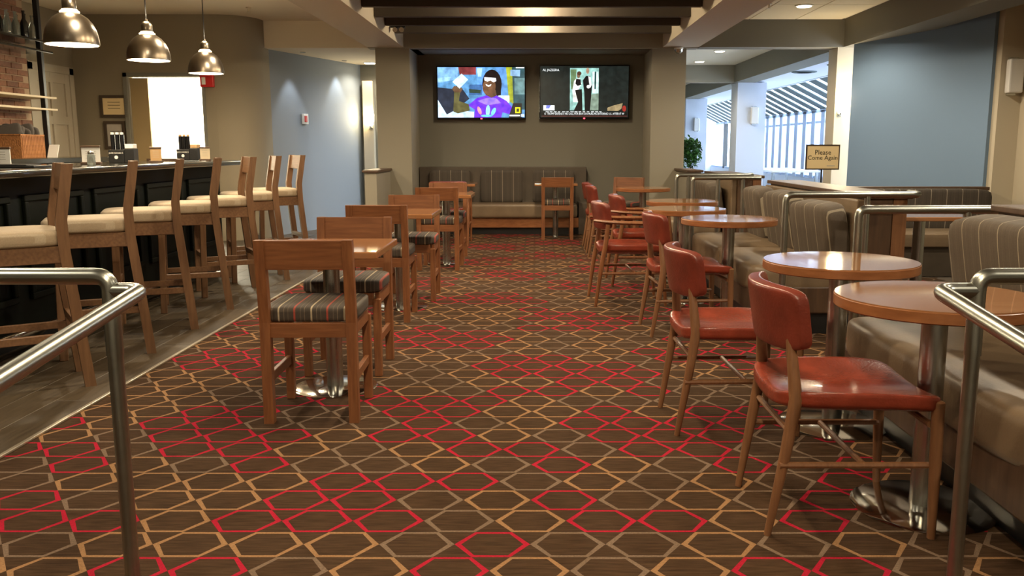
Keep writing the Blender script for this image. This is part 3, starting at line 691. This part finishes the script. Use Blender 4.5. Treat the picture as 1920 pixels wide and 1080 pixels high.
# ---- television niche: banquette, two televisions
t = thing('wall_banquette', 'dark banquette with three striped back panels under the televisions', 'banquette', (0, 0, 0))
obj('back_frame', B().box(-1.69, .73, 12.78, 12.95, .0, .94, .006), 'leather_dark', t)
obj('side_arm', B().box(.60, .73, 12.36, 12.78, .0, .45, .006), 'leather_dark', t)
obj('seat_cushion', B().puff(2.27, .48, .2, 12, 7, Matrix.Translation((-.545, 12.55, .335))), 'leather_taupe', t, True)
obj('fascia', B().box(-1.68, .6, 12.36, 12.40, .10, .24), 'wood_edge', t)
obj('kick', B().box(-1.68, .6, 12.42, 12.78, 0, .23), 'black', t)
for x0, x1 in ((-1.54, -.95), (-.80, -.20), (-.05, .55)):
    o = obj('back_panel', B().puff(x1-x0, .10, .46, 14, 6), 'stripe_niche', t, True); o.location = ((x0+x1)/2+.003, 12.745, .665)
def television(label, x0, x1, z0, z1, draw):
    t = thing('television', label, 'television', ((x0+x1)/2, 12.95, z0), 0, 'wall televisions'); wd = (x1-x0)/2; h = z1-z0
    obj('housing', B().box(-wd, wd, -.09, -.03, 0, h, .008), 'black_gloss', t)
    obj('wall_mount', B().box(-.3, .3, -.03, 0, h*.3, h*.7), 'black', t)
    sc_ = obj('screen', B().box(-wd+.018, wd-.018, -.0925, -.09, .03, h-.018), 'black_gloss', t)
    led = obj('standby_light', B().box(-.012, .012, -.094, -.09, .006, .022), 'led_red', t)
    draw(sc_, wd-.018, .03, h-.018)
class Pic:
    """flat picture on a screen: shapes given in 0..1 screen coordinates, u to the right, v down"""
    def __init__(s, par, wd, z0, z1): s.par, s.wd, s.z0, s.z1 = par, wd, z0, z1; s.b = B(); s.m = []; s.k = 0
    def pt(s, u, v): return (-s.wd+2*s.wd*u, -.093-s.k*.00004, s.z1-(s.z1-s.z0)*v)
    def poly(s, c, pts):
        s.k += 1
        if c not in s.m: s.m.append(c)
        s.b.quadpoly([s.pt(*p) for p in pts], s.m.index(c))
    def rect(s, c, u0, v0, u1, v1): s.poly(c, [(u0, v0), (u1, v0), (u1, v1), (u0, v1)])
    def ell(s, c, u, v, ru, rv, rot=0, n=20):
        a = R(rot); asp = 1.72
        s.poly(c, [(u+(ru*math.cos(t)*math.cos(a)-rv/asp*math.sin(t)*math.sin(a)), v+(ru*asp*math.cos(t)*math.sin(a)+rv*math.sin(t)*math.cos(a))) for t in (2*math.pi*i/n for i in range(n))])
    def done(s, st=1.): return obj('picture', s.b, [emi(c, st) for c in s.m], s.par)
def tv_one(par, wd, z0, z1):
    p = Pic(par, wd, z0, z1)
    def P(*a): return [((x-110)/795, (y-92)/461) for x, y in a]
    p.rect((86, 140, 186), 0, 0, 1, 1)
    p.poly((120, 168, 214), P((110, 92), (300, 92), (300, 200), (110, 240))); p.poly((150, 200, 235), P((110, 190), (230, 180), (220, 215), (110, 225)))
    p.poly((196, 226, 255), P((110, 380), (195, 520), (250, 480), (440, 500), (440, 553), (110, 553)))
    p.poly((38, 44, 58), P((110, 275), (250, 290), (300, 240), (400, 380), (240, 500), (190, 525), (110, 390)))
    p.poly((122, 52, 54), P((300, 92), (462, 92), (462, 160), (312, 160))); p.poly((96, 150, 250), P((462, 92), (545, 92), (535, 340), (480, 330)))
    p.poly((160, 200, 255), P((470, 100), (520, 100), (510, 180), (480, 180))); p.poly((60, 100, 150), P((400, 250), (520, 250), (515, 345), (395, 345)))
    p.poly((44, 62, 48), P((395, 290), (505, 300), (500, 330), (400, 325))); p.poly((90, 140, 200), P((640, 92), (740, 92), (740, 350), (680, 350)))
    p.poly((44, 74, 80), P((790, 92), (905, 92), (905, 480), (800, 480))); p.poly((92, 126, 128), P((812, 190), (905, 190), (905, 340), (812, 340)))
    p.poly((150, 158, 44), P((735, 92), (790, 92), (802, 430), (760, 400))); p.poly((132, 170, 205), P((775, 115), (865, 115), (862, 176), (775, 170)))
    p.rect((225, 235, 245), .9, .0, .995, .02); p.poly((205, 240, 240), P((660, 350), (765, 350), (765, 420), (690, 400)))
    p.ell((24, 15, 16), .625, .33, .112, .285); p.poly((24, 15, 16), P((640, 180), (690, 260), (688, 345), (640, 360)))
    p.poly((92, 66, 48), P((552, 300), (640, 300), (655, 385), (545, 380)))
    p.ell((104, 72, 50), .592, .385, .075, .175, 8); p.poly((104, 48, 226), P((385, 440), (470, 372), (556, 348), (600, 372), (650, 350), (740, 400), (800, 470), (765, 522), (700, 505), (690, 553), (440, 553), (448, 480)))
    p.poly((140, 110, 240), P((470, 400), (560, 372), (640, 372), (690, 420), (560, 440)))
    p.poly((250, 252, 255), P((536, 182), (642, 190), (645, 218), (620, 230), (592, 212), (565, 222), (538, 212))); p.poly((236, 236, 230), P((548, 246), (575, 256), (602, 246), (594, 264), (574, 270), (556, 262)))
    p.poly((88, 84, 50), P((262, 290), (322, 285), (302, 400), (392, 430), (402, 488), (290, 515), (250, 498))); p.poly((96, 70, 50), P((240, 290), (262, 262), (340, 285), (320, 322), (262, 320)))
    p.poly((196, 236, 255), P((245, 225), (330, 150), (390, 205), (310, 286)))
    p.ell((235, 140, 150), .478, .86, .02, .085, -20); p.ell((150, 225, 245), .575, .86, .024, .11, 5); p.ell((120, 200, 240), .64, .88, .022, .085, 25); p.ell((90, 190, 235), .56, .965, .07, .022)
    p.poly((38, 36, 34), P((800, 420), (880, 420), (880, 553), (760, 553), (765, 522)))
    p.poly((236, 226, 30), P((818, 458), (865, 458), (865, 512), (818, 512))); p.poly((60, 62, 40), P((830, 470), (853, 470), (853, 500), (830, 500)))
    p.rect((225, 230, 235), .825, .945, .945, .975); p.rect((190, 205, 250), .955, .93, .995, .985)
    p.done(1.05)
def tv_two(par, wd, z0, z1):
    p = Pic(par, wd, z0, z1)
    def P(*a): return [((x-1045)/805, (y-80)/470) for x, y in a]
    p.rect((24, 30, 28), 0, 0, 1, 1)
    p.poly((136, 180, 172), P((1315, 97), (1578, 97), (1578, 487), (1315, 487))); p.poly((96, 120, 84), P((1320, 110), (1375, 110), (1360, 300), (1325, 290)))
    p.poly((200, 225, 220), P((1520, 130), (1575, 130), (1575, 330), (1520, 330))); p.poly((30, 60, 60), P((1540, 130), (1556, 130), (1552, 290), (1538, 290))); p.poly((120, 138, 122), P((1500, 340), (1578, 330), (1578, 487), (1490, 487)))
    p.ell((120, 92, 72), .432, .17, .02, .06); p.ell((70, 46, 34), .44, .14, .025, .04); p.poly((228, 230, 222), P((1352, 215), (1372, 195), (1405, 190), (1422, 240), (1392, 300), (1388, 410), (1345, 410), (1338, 300)))
    p.poly((16, 15, 16), P((1372, 195), (1412, 200), (1418, 250), (1385, 262), (1365, 240))); p.poly((18, 17, 18), P((1362, 300), (1424, 290), (1432, 487), (1352, 487), (1390, 410)))
    p.poly((14, 14, 16), P((1432, 210), (1462, 168), (1500, 172), (1518, 260), (1512, 330), (1500, 487), (1452, 487), (1446, 320)))
    p.poly((236, 238, 236), P((1482, 172), (1502, 180), (1514, 250), (1500, 282), (1492, 240))); p.ell((150, 120, 98), .535, .09, .018, .06); p.ell((226, 226, 220), .545, .40, .02, .035)
    p.poly((236, 240, 240), P((1072, 440), (1175, 440), (1175, 487), (1072, 487))); p.poly((110, 120, 200), P((1100, 440), (1140, 440), (1125, 470), (1095, 470)))
    p.poly((150, 132, 96), P((1660, 462), (1720, 440), (1800, 420), (1790, 470), (1760, 492), (1660, 490))); p.ell((150, 44, 36), .955, .83, .022, .06)
    p.rect((10, 12, 12), .01, .90, .99, .965); p.rect((120, 40, 34), .02, .975, .99, .983)
    for k in range(14): p.rect((215, 222, 222), .06+k*.047, .885, .06+k*.047+random.uniform(.024, .04), .9)
    o = p.done(1.0)
    wht = emi((232, 238, 238))
    text('lettering', 'AL JAZEERA', .045, wht, par, (-wd+.15, -.0955, z1-.055))
    text('lettering', 'O  TRUMP DEFENDS HIS CALL FOR BAN ON MUSLIMS ENTERING U.S. AFTER IT W', .040, wht, par, (0, -.0955, z0+(z1-z0)*.066), sx=.79)
television('left television showing a laughing person in a purple shirt', -1.43, -.145, 1.615, 2.37, tv_one)
television('right television showing a news ticker and a couple in evening dress', .045, 1.345, 1.62, 2.385, tv_two)

# ---- booths on the right
def bolster(par, y0, y1, x, z0, z1, lean, m_='stripe_booth', th=.17, turn=0):
    o = obj('back_cushion', B().puff(y1-y0, th, z1-z0, 7, 8), m_, par, True)
    o.matrix_world = Matrix.Translation((x, (y0+y1)/2, (z0+z1)/2)) @ Matrix.Rotation(R(90+turn), 4, 'Z') @ Matrix.Rotation(R(lean), 4, 'X'); return o
def booth(label, y0, y1, cushions, seats, X0=1.40):
    t = thing('booth_bench', label, 'booth', (0, 0, 0), 0, 'booths along the aisle')
    obj('plinth', B().box(X0+.12, 2.1, y0+.03, y1-.03, 0, .14), 'black', t)
    obj('seat_base', B().box(X0+.02, 2.1, y0, y1, .14, .32, .01), 'wood_dark', t)
    for a, b2 in seats:
        obj('seat_cushion', B().puff(.62, b2-a, .20, 7, 9, Matrix.Translation((X0+.31, (a+b2)/2, .37))), 'leather_taupe', t, True)
    for a, b2, z1, turn in cushions: bolster(t, a, b2, 1.96, .42, z1, -10, turn=turn)
    obj('back_panel', B().box(2.08, 2.14, y0, y1, .3, .89, .01), 'leather_taupe', t)
    return t
def pony(label, y0, y1, z=.93):
    t = thing('booth_partition', label, 'partition', (2.24, y0, 0), 0, 'partitions behind the booths')
    obj('core', B().box(-.10, .14, .01, y1-y0, 0, z-.03), 'wood_dark', t)
    for k in range(2): obj('end_panel', B().box(-.10+k*.15, .045+k*.095, -.004, .012, 0, z-.03, .002), 'wood_walnut' if k else 'wood_dark', t)
    obj('cap', B().box(-.13, .17, -.02, y1-y0+.02, z-.03, z, .005), 'wood_dark', t)
booth('beige booth closest to us with broad striped back', 2.32, 4.02, [(2.36, 3.98, .945, 0)], [(2.32, 4.02)])
booth('beige booth in mid room with three striped bolsters', 5.68, 7.98, [(5.74, 6.34, .86, 8), (6.56, 7.16, .89, 3), (7.34, 7.92, .89, 0)], [(5.68, 6.8), (6.82, 7.98)])
booth('farthest booth on the aisle behind the steel rails', 9.35, 11.0, [(9.5, 10.9, .86, 0)], [(9.35, 11.0)])
pony('brown partition wall behind the closest booth', 2.34, 4.05, .965)
pony('brown partition wall behind the booth with three bolsters', 5.62, 8.02)
pony('brown partition wall behind the farthest booth', 9.3, 11.05)
# ---- steel rails between the booths
def rail(label, y, x0, x1, posts, z=.935, hook=0.):
    t = thing('steel_railing', label, 'railing', (x0, y, 0), 0, 'steel rails between the booths')
    path = [(0, 0, 0), (0, 0, z), (x1-x0, 0, z)]
    if hook: path += [(x1-x0, hook, z)]
    obj('rail', B().tube(fillet(path, .035 if not hook else .05, 5), .021, 12), 'steel_rail', t, True)
    for px in posts:
        obj('post', B().tube([(px-x0, 0, 0), (px-x0, 0, z)], .019, 10), 'steel_rail', t, True)
    for px in [x0]+list(posts): obj('foot_flange', B().lathe([(.022, 0), (.045, 0), (.045, .008), (.022, .012)], 16, (px-x0, 0, 0)), 'steel_rail', t, True)
rail('steel rail behind the closest booth, ending at its striped back', 4.16, 1.535, 2.2, [2.05])
rail('steel rail at the near end of the booth with three bolsters', 5.48, 1.56, 2.40, [2.07], hook=.18)
rail('steel rail at the far end of the booth with three bolsters', 8.42, 1.5, 2.15, [1.74, 1.98])
rail('farthest steel rail, before the east column', 9.25, 1.475, 2.28, [1.60], hook=.15)
# ---- entrance handrails
def handrail(label, s, xp, xi):
    t = thing('entrance_handrail', label, 'handrail', (xp, 2.2, 0), 0, 'handrails at the entrance ramp')
    obj('top_rail', B().tube(fillet([(0, 0, .70), (0, 0, .905), (s*2.2, 0, .905)], .036, 6), .0215, 14), 'steel_rail', t, True)
    obj('post', B().tube([(0, 0, 0), (0, 0, .80)], .0195, 14), 'steel_rail', t, True)
    obj('ramp_rail', B().tube(fillet([(0, 0, .868), (xi-xp, 0, .868), (xi-xp, -2.6, .868-2.6*.115)], .035, 6), .0205, 14), 'steel_rail', t, True)
    obj('foot_flange', B().lathe([(.022, 0), (.05, 0), (.05, .008), (.022, .012)], 18), 'steel_rail', t, True)
    obj('post', B().tube([(s*2.18, 0, 0), (s*2.18, 0, .9)], .0195, 12), 'steel_rail', t, True)
handrail('steel entrance handrail on the bar side', -1, -1.085, -1.005)
handrail('steel entrance handrail on the booth side', 1, 1.125, 1.025)
# ---- second seating row beyond the booths
t = thing('wall_bench', 'low striped bench by the blue wall beyond the booths', 'bench', (0, 0, 0))
obj('seat_base', B().box(3.0, 4.6, 8.32, 9.1, 0, .3), 'leather_dark', t)
obj('seat_cushion', B().puff(1.6, .6, .14, 10, 6, Matrix.Translation((3.8, 8.55, .35))), 'leather_taupe', t, True)
obj('back_cushion', B().puff(1.6, .16, .42, 10, 7, Matrix.Translation((0, 0, 0))), 'stripe_niche', t, True).location = (3.8, 8.9, .60)
obj('cap', B().box(2.98, 4.62, 8.95, 9.1, .79, .825, .004), 'wood_dark', t)
t = thing('cafe_table', 'small table on a steel post beyond the gap between the booths', 'table', (2.83, 6.45, 0))
obj('table_top', B().box(-.3, .3, -.3, .3, .71, .74, .006), 'wood_top', t); obj('pedestal', B().lathe([(.042, .012), (.042, .71), (.04, .71)], 18), 'steel', t, True); obj('base', B().lathe([(.01, 0), (.22, 0), (.22, .008), (.04, .014), (.01, .014)], 32), 'chrome', t, True)
t = thing('sign_stand', 'tan sign reading Please Come Again on a thin dark stand', 'sign', (3.24, 10.0, 0))
obj('pole', B().tube([(0, .01, .015), (0, .01, 1.0)], .010, 8), 'black', t); obj('foot', B().lathe([(.01, 0), (.14, 0), (.14, .01), (.01, .018)], 24), 'black', t, True)
bd_ = obj('board', B().box(-.18, .18, -.006, .008, .985, 1.24, .002), 'print_buff', t)
MATS['print_buff'].node_tree.nodes['Principled BSDF'].inputs['Base Color'].default_value = (.78, .60, .32, 1)
obj('frame', B().box(-.19, .19, -.012, .012, .972, .985).box(-.19, .19, -.012, .012, 1.24, 1.253).box(-.19, -.178, -.012, .012, .985, 1.24).box(.178, .19, -.012, .012, .985, 1.24), 'frame_brown', t)
text('lettering', 'Please', .075, 'black', bd_, (0, -.0075, 1.165)); text('lettering', 'Come Again', .068, 'black', bd_, (0, -.0075, 1.105))
obj('fine_print', B().box(.05, .14, -.0075, -.006, 1.012, 1.02), 'print_grey', bd_)
# planter and ledge by the windows
t = thing('potted_shrub', 'leafy green shrub just past the east column', 'plant', (2.42, 13.9, 0))
obj('pot', B().lathe([(.01, 0), (.13, 0), (.17, .3), (.18, .32), (.15, .32), (.14, .28), (.01, .28)], 20), 'terracotta', t, True)
obj('stem', B().tube([(0, 0, .28), (.02, .01, .7), (.0, 0, 1.05)], [.02, .015, .01], 8), 'wood_dark', t, True)
b = B()
for k in range(700):
    a = random.uniform(0, 2*math.pi); e = math.acos(random.uniform(-1, 1)); r_ = random.uniform(.4, 1)
    c = Vector((.19*r_*math.sin(e)*math.cos(a), .19*r_*math.sin(e)*math.sin(a), 1.14+.26*r_*math.cos(e)))
    M = Matrix.Translation(c) @ Matrix.Rotation(random.uniform(0, 6), 4, 'Z') @ Matrix.Rotation(random.uniform(-1, 1), 4, 'X')
    b.quadpoly([M @ Vector(p) for p in ((0, -.042, 0), (.021, 0, .006), (0, .042, 0), (-.021, 0, .006))])
obj('foliage', b, 'leaf', t)['kind'] = 'stuff'
t = thing('window_table', 'white-topped table by the sun room windows', 'table', (5.4, 19.5, 0))
obj('table_top', B().box(-.5, .5, -1.2, 1.2, .70, .74, .004), 'white_paper', t)
for x in (-.45, .45):
    for y in (-1.1, 1.1): obj('leg', B().box(x-.025, x+.025, y-.025, y+.025, .002, .70), 'steel', t)
# small ceiling fittings
t = thing('dome_camera', 'small grey dome camera under the beam beside the east column', 'camera', (1.90, 12.0, ZB))
obj('mount', B().lathe([(.001, 0), (.06, 0), (.06, -.02), (.001, -.022)], 18), 'paint_white', t, True); obj('dome', B().lathe([(.055, -.02), (.05, -.05), (.03, -.075), (.001, -.082)], 18), 'steel', t, True)
t = thing('spot_fitting', 'small twin spotlight fitting hung at the slat end by the west beam', 'spotlight', (-1.70, 10.95, 2.63))
obj('bar', B().box(-.06, .12, -.015, .015, .02, .05), 'black', t)
for x in (0, .08): obj('head', B().tube([(x, -.06, -.01), (x, .05, .03)], [.03, .026], 12), 'steel', t, True)
for x, y, lb in ((-3.45, 10.9, 'small sprinkler head in the plaster ceiling above the bar'), (2.72, 10.6, 'small sprinkler head in the panelled ceiling on the right')):
    t = thing('sprinkler_head', lb, 'sprinkler', (x, y, ZC), 0, 'ceiling sprinklers')
    obj('cup', B().lathe([(.001, 0), (.035, 0), (.03, -.012), (.001, -.013)], 14), 'trim_metal', t, True); obj('stem', B().lathe([(.01, -.012), (.01, -.05), (.025, -.052), (.025, -.056), (.001, -.057)], 10), 'trim_metal', t, True)
for x, y, r_, lb in ((4.78, 16.0, .22, 'larger dark air vent in the pale sun room ceiling'), (4.86, 14.6, .13, 'smaller round dark air vent in the pale sun room ceiling, towards the pier')):
    t = thing('ceiling_vent', lb, 'vent', (x, y, ZB+.02))
    for k in range(3): obj('vent_ring', B().lathe([(r_*(.3+k*.3), 0), (r_*(.4+k*.3), 0), (r_*(.4+k*.3), -.012), (r_*(.3+k*.3), -.02)], 24), 'roof_panel', t, True)
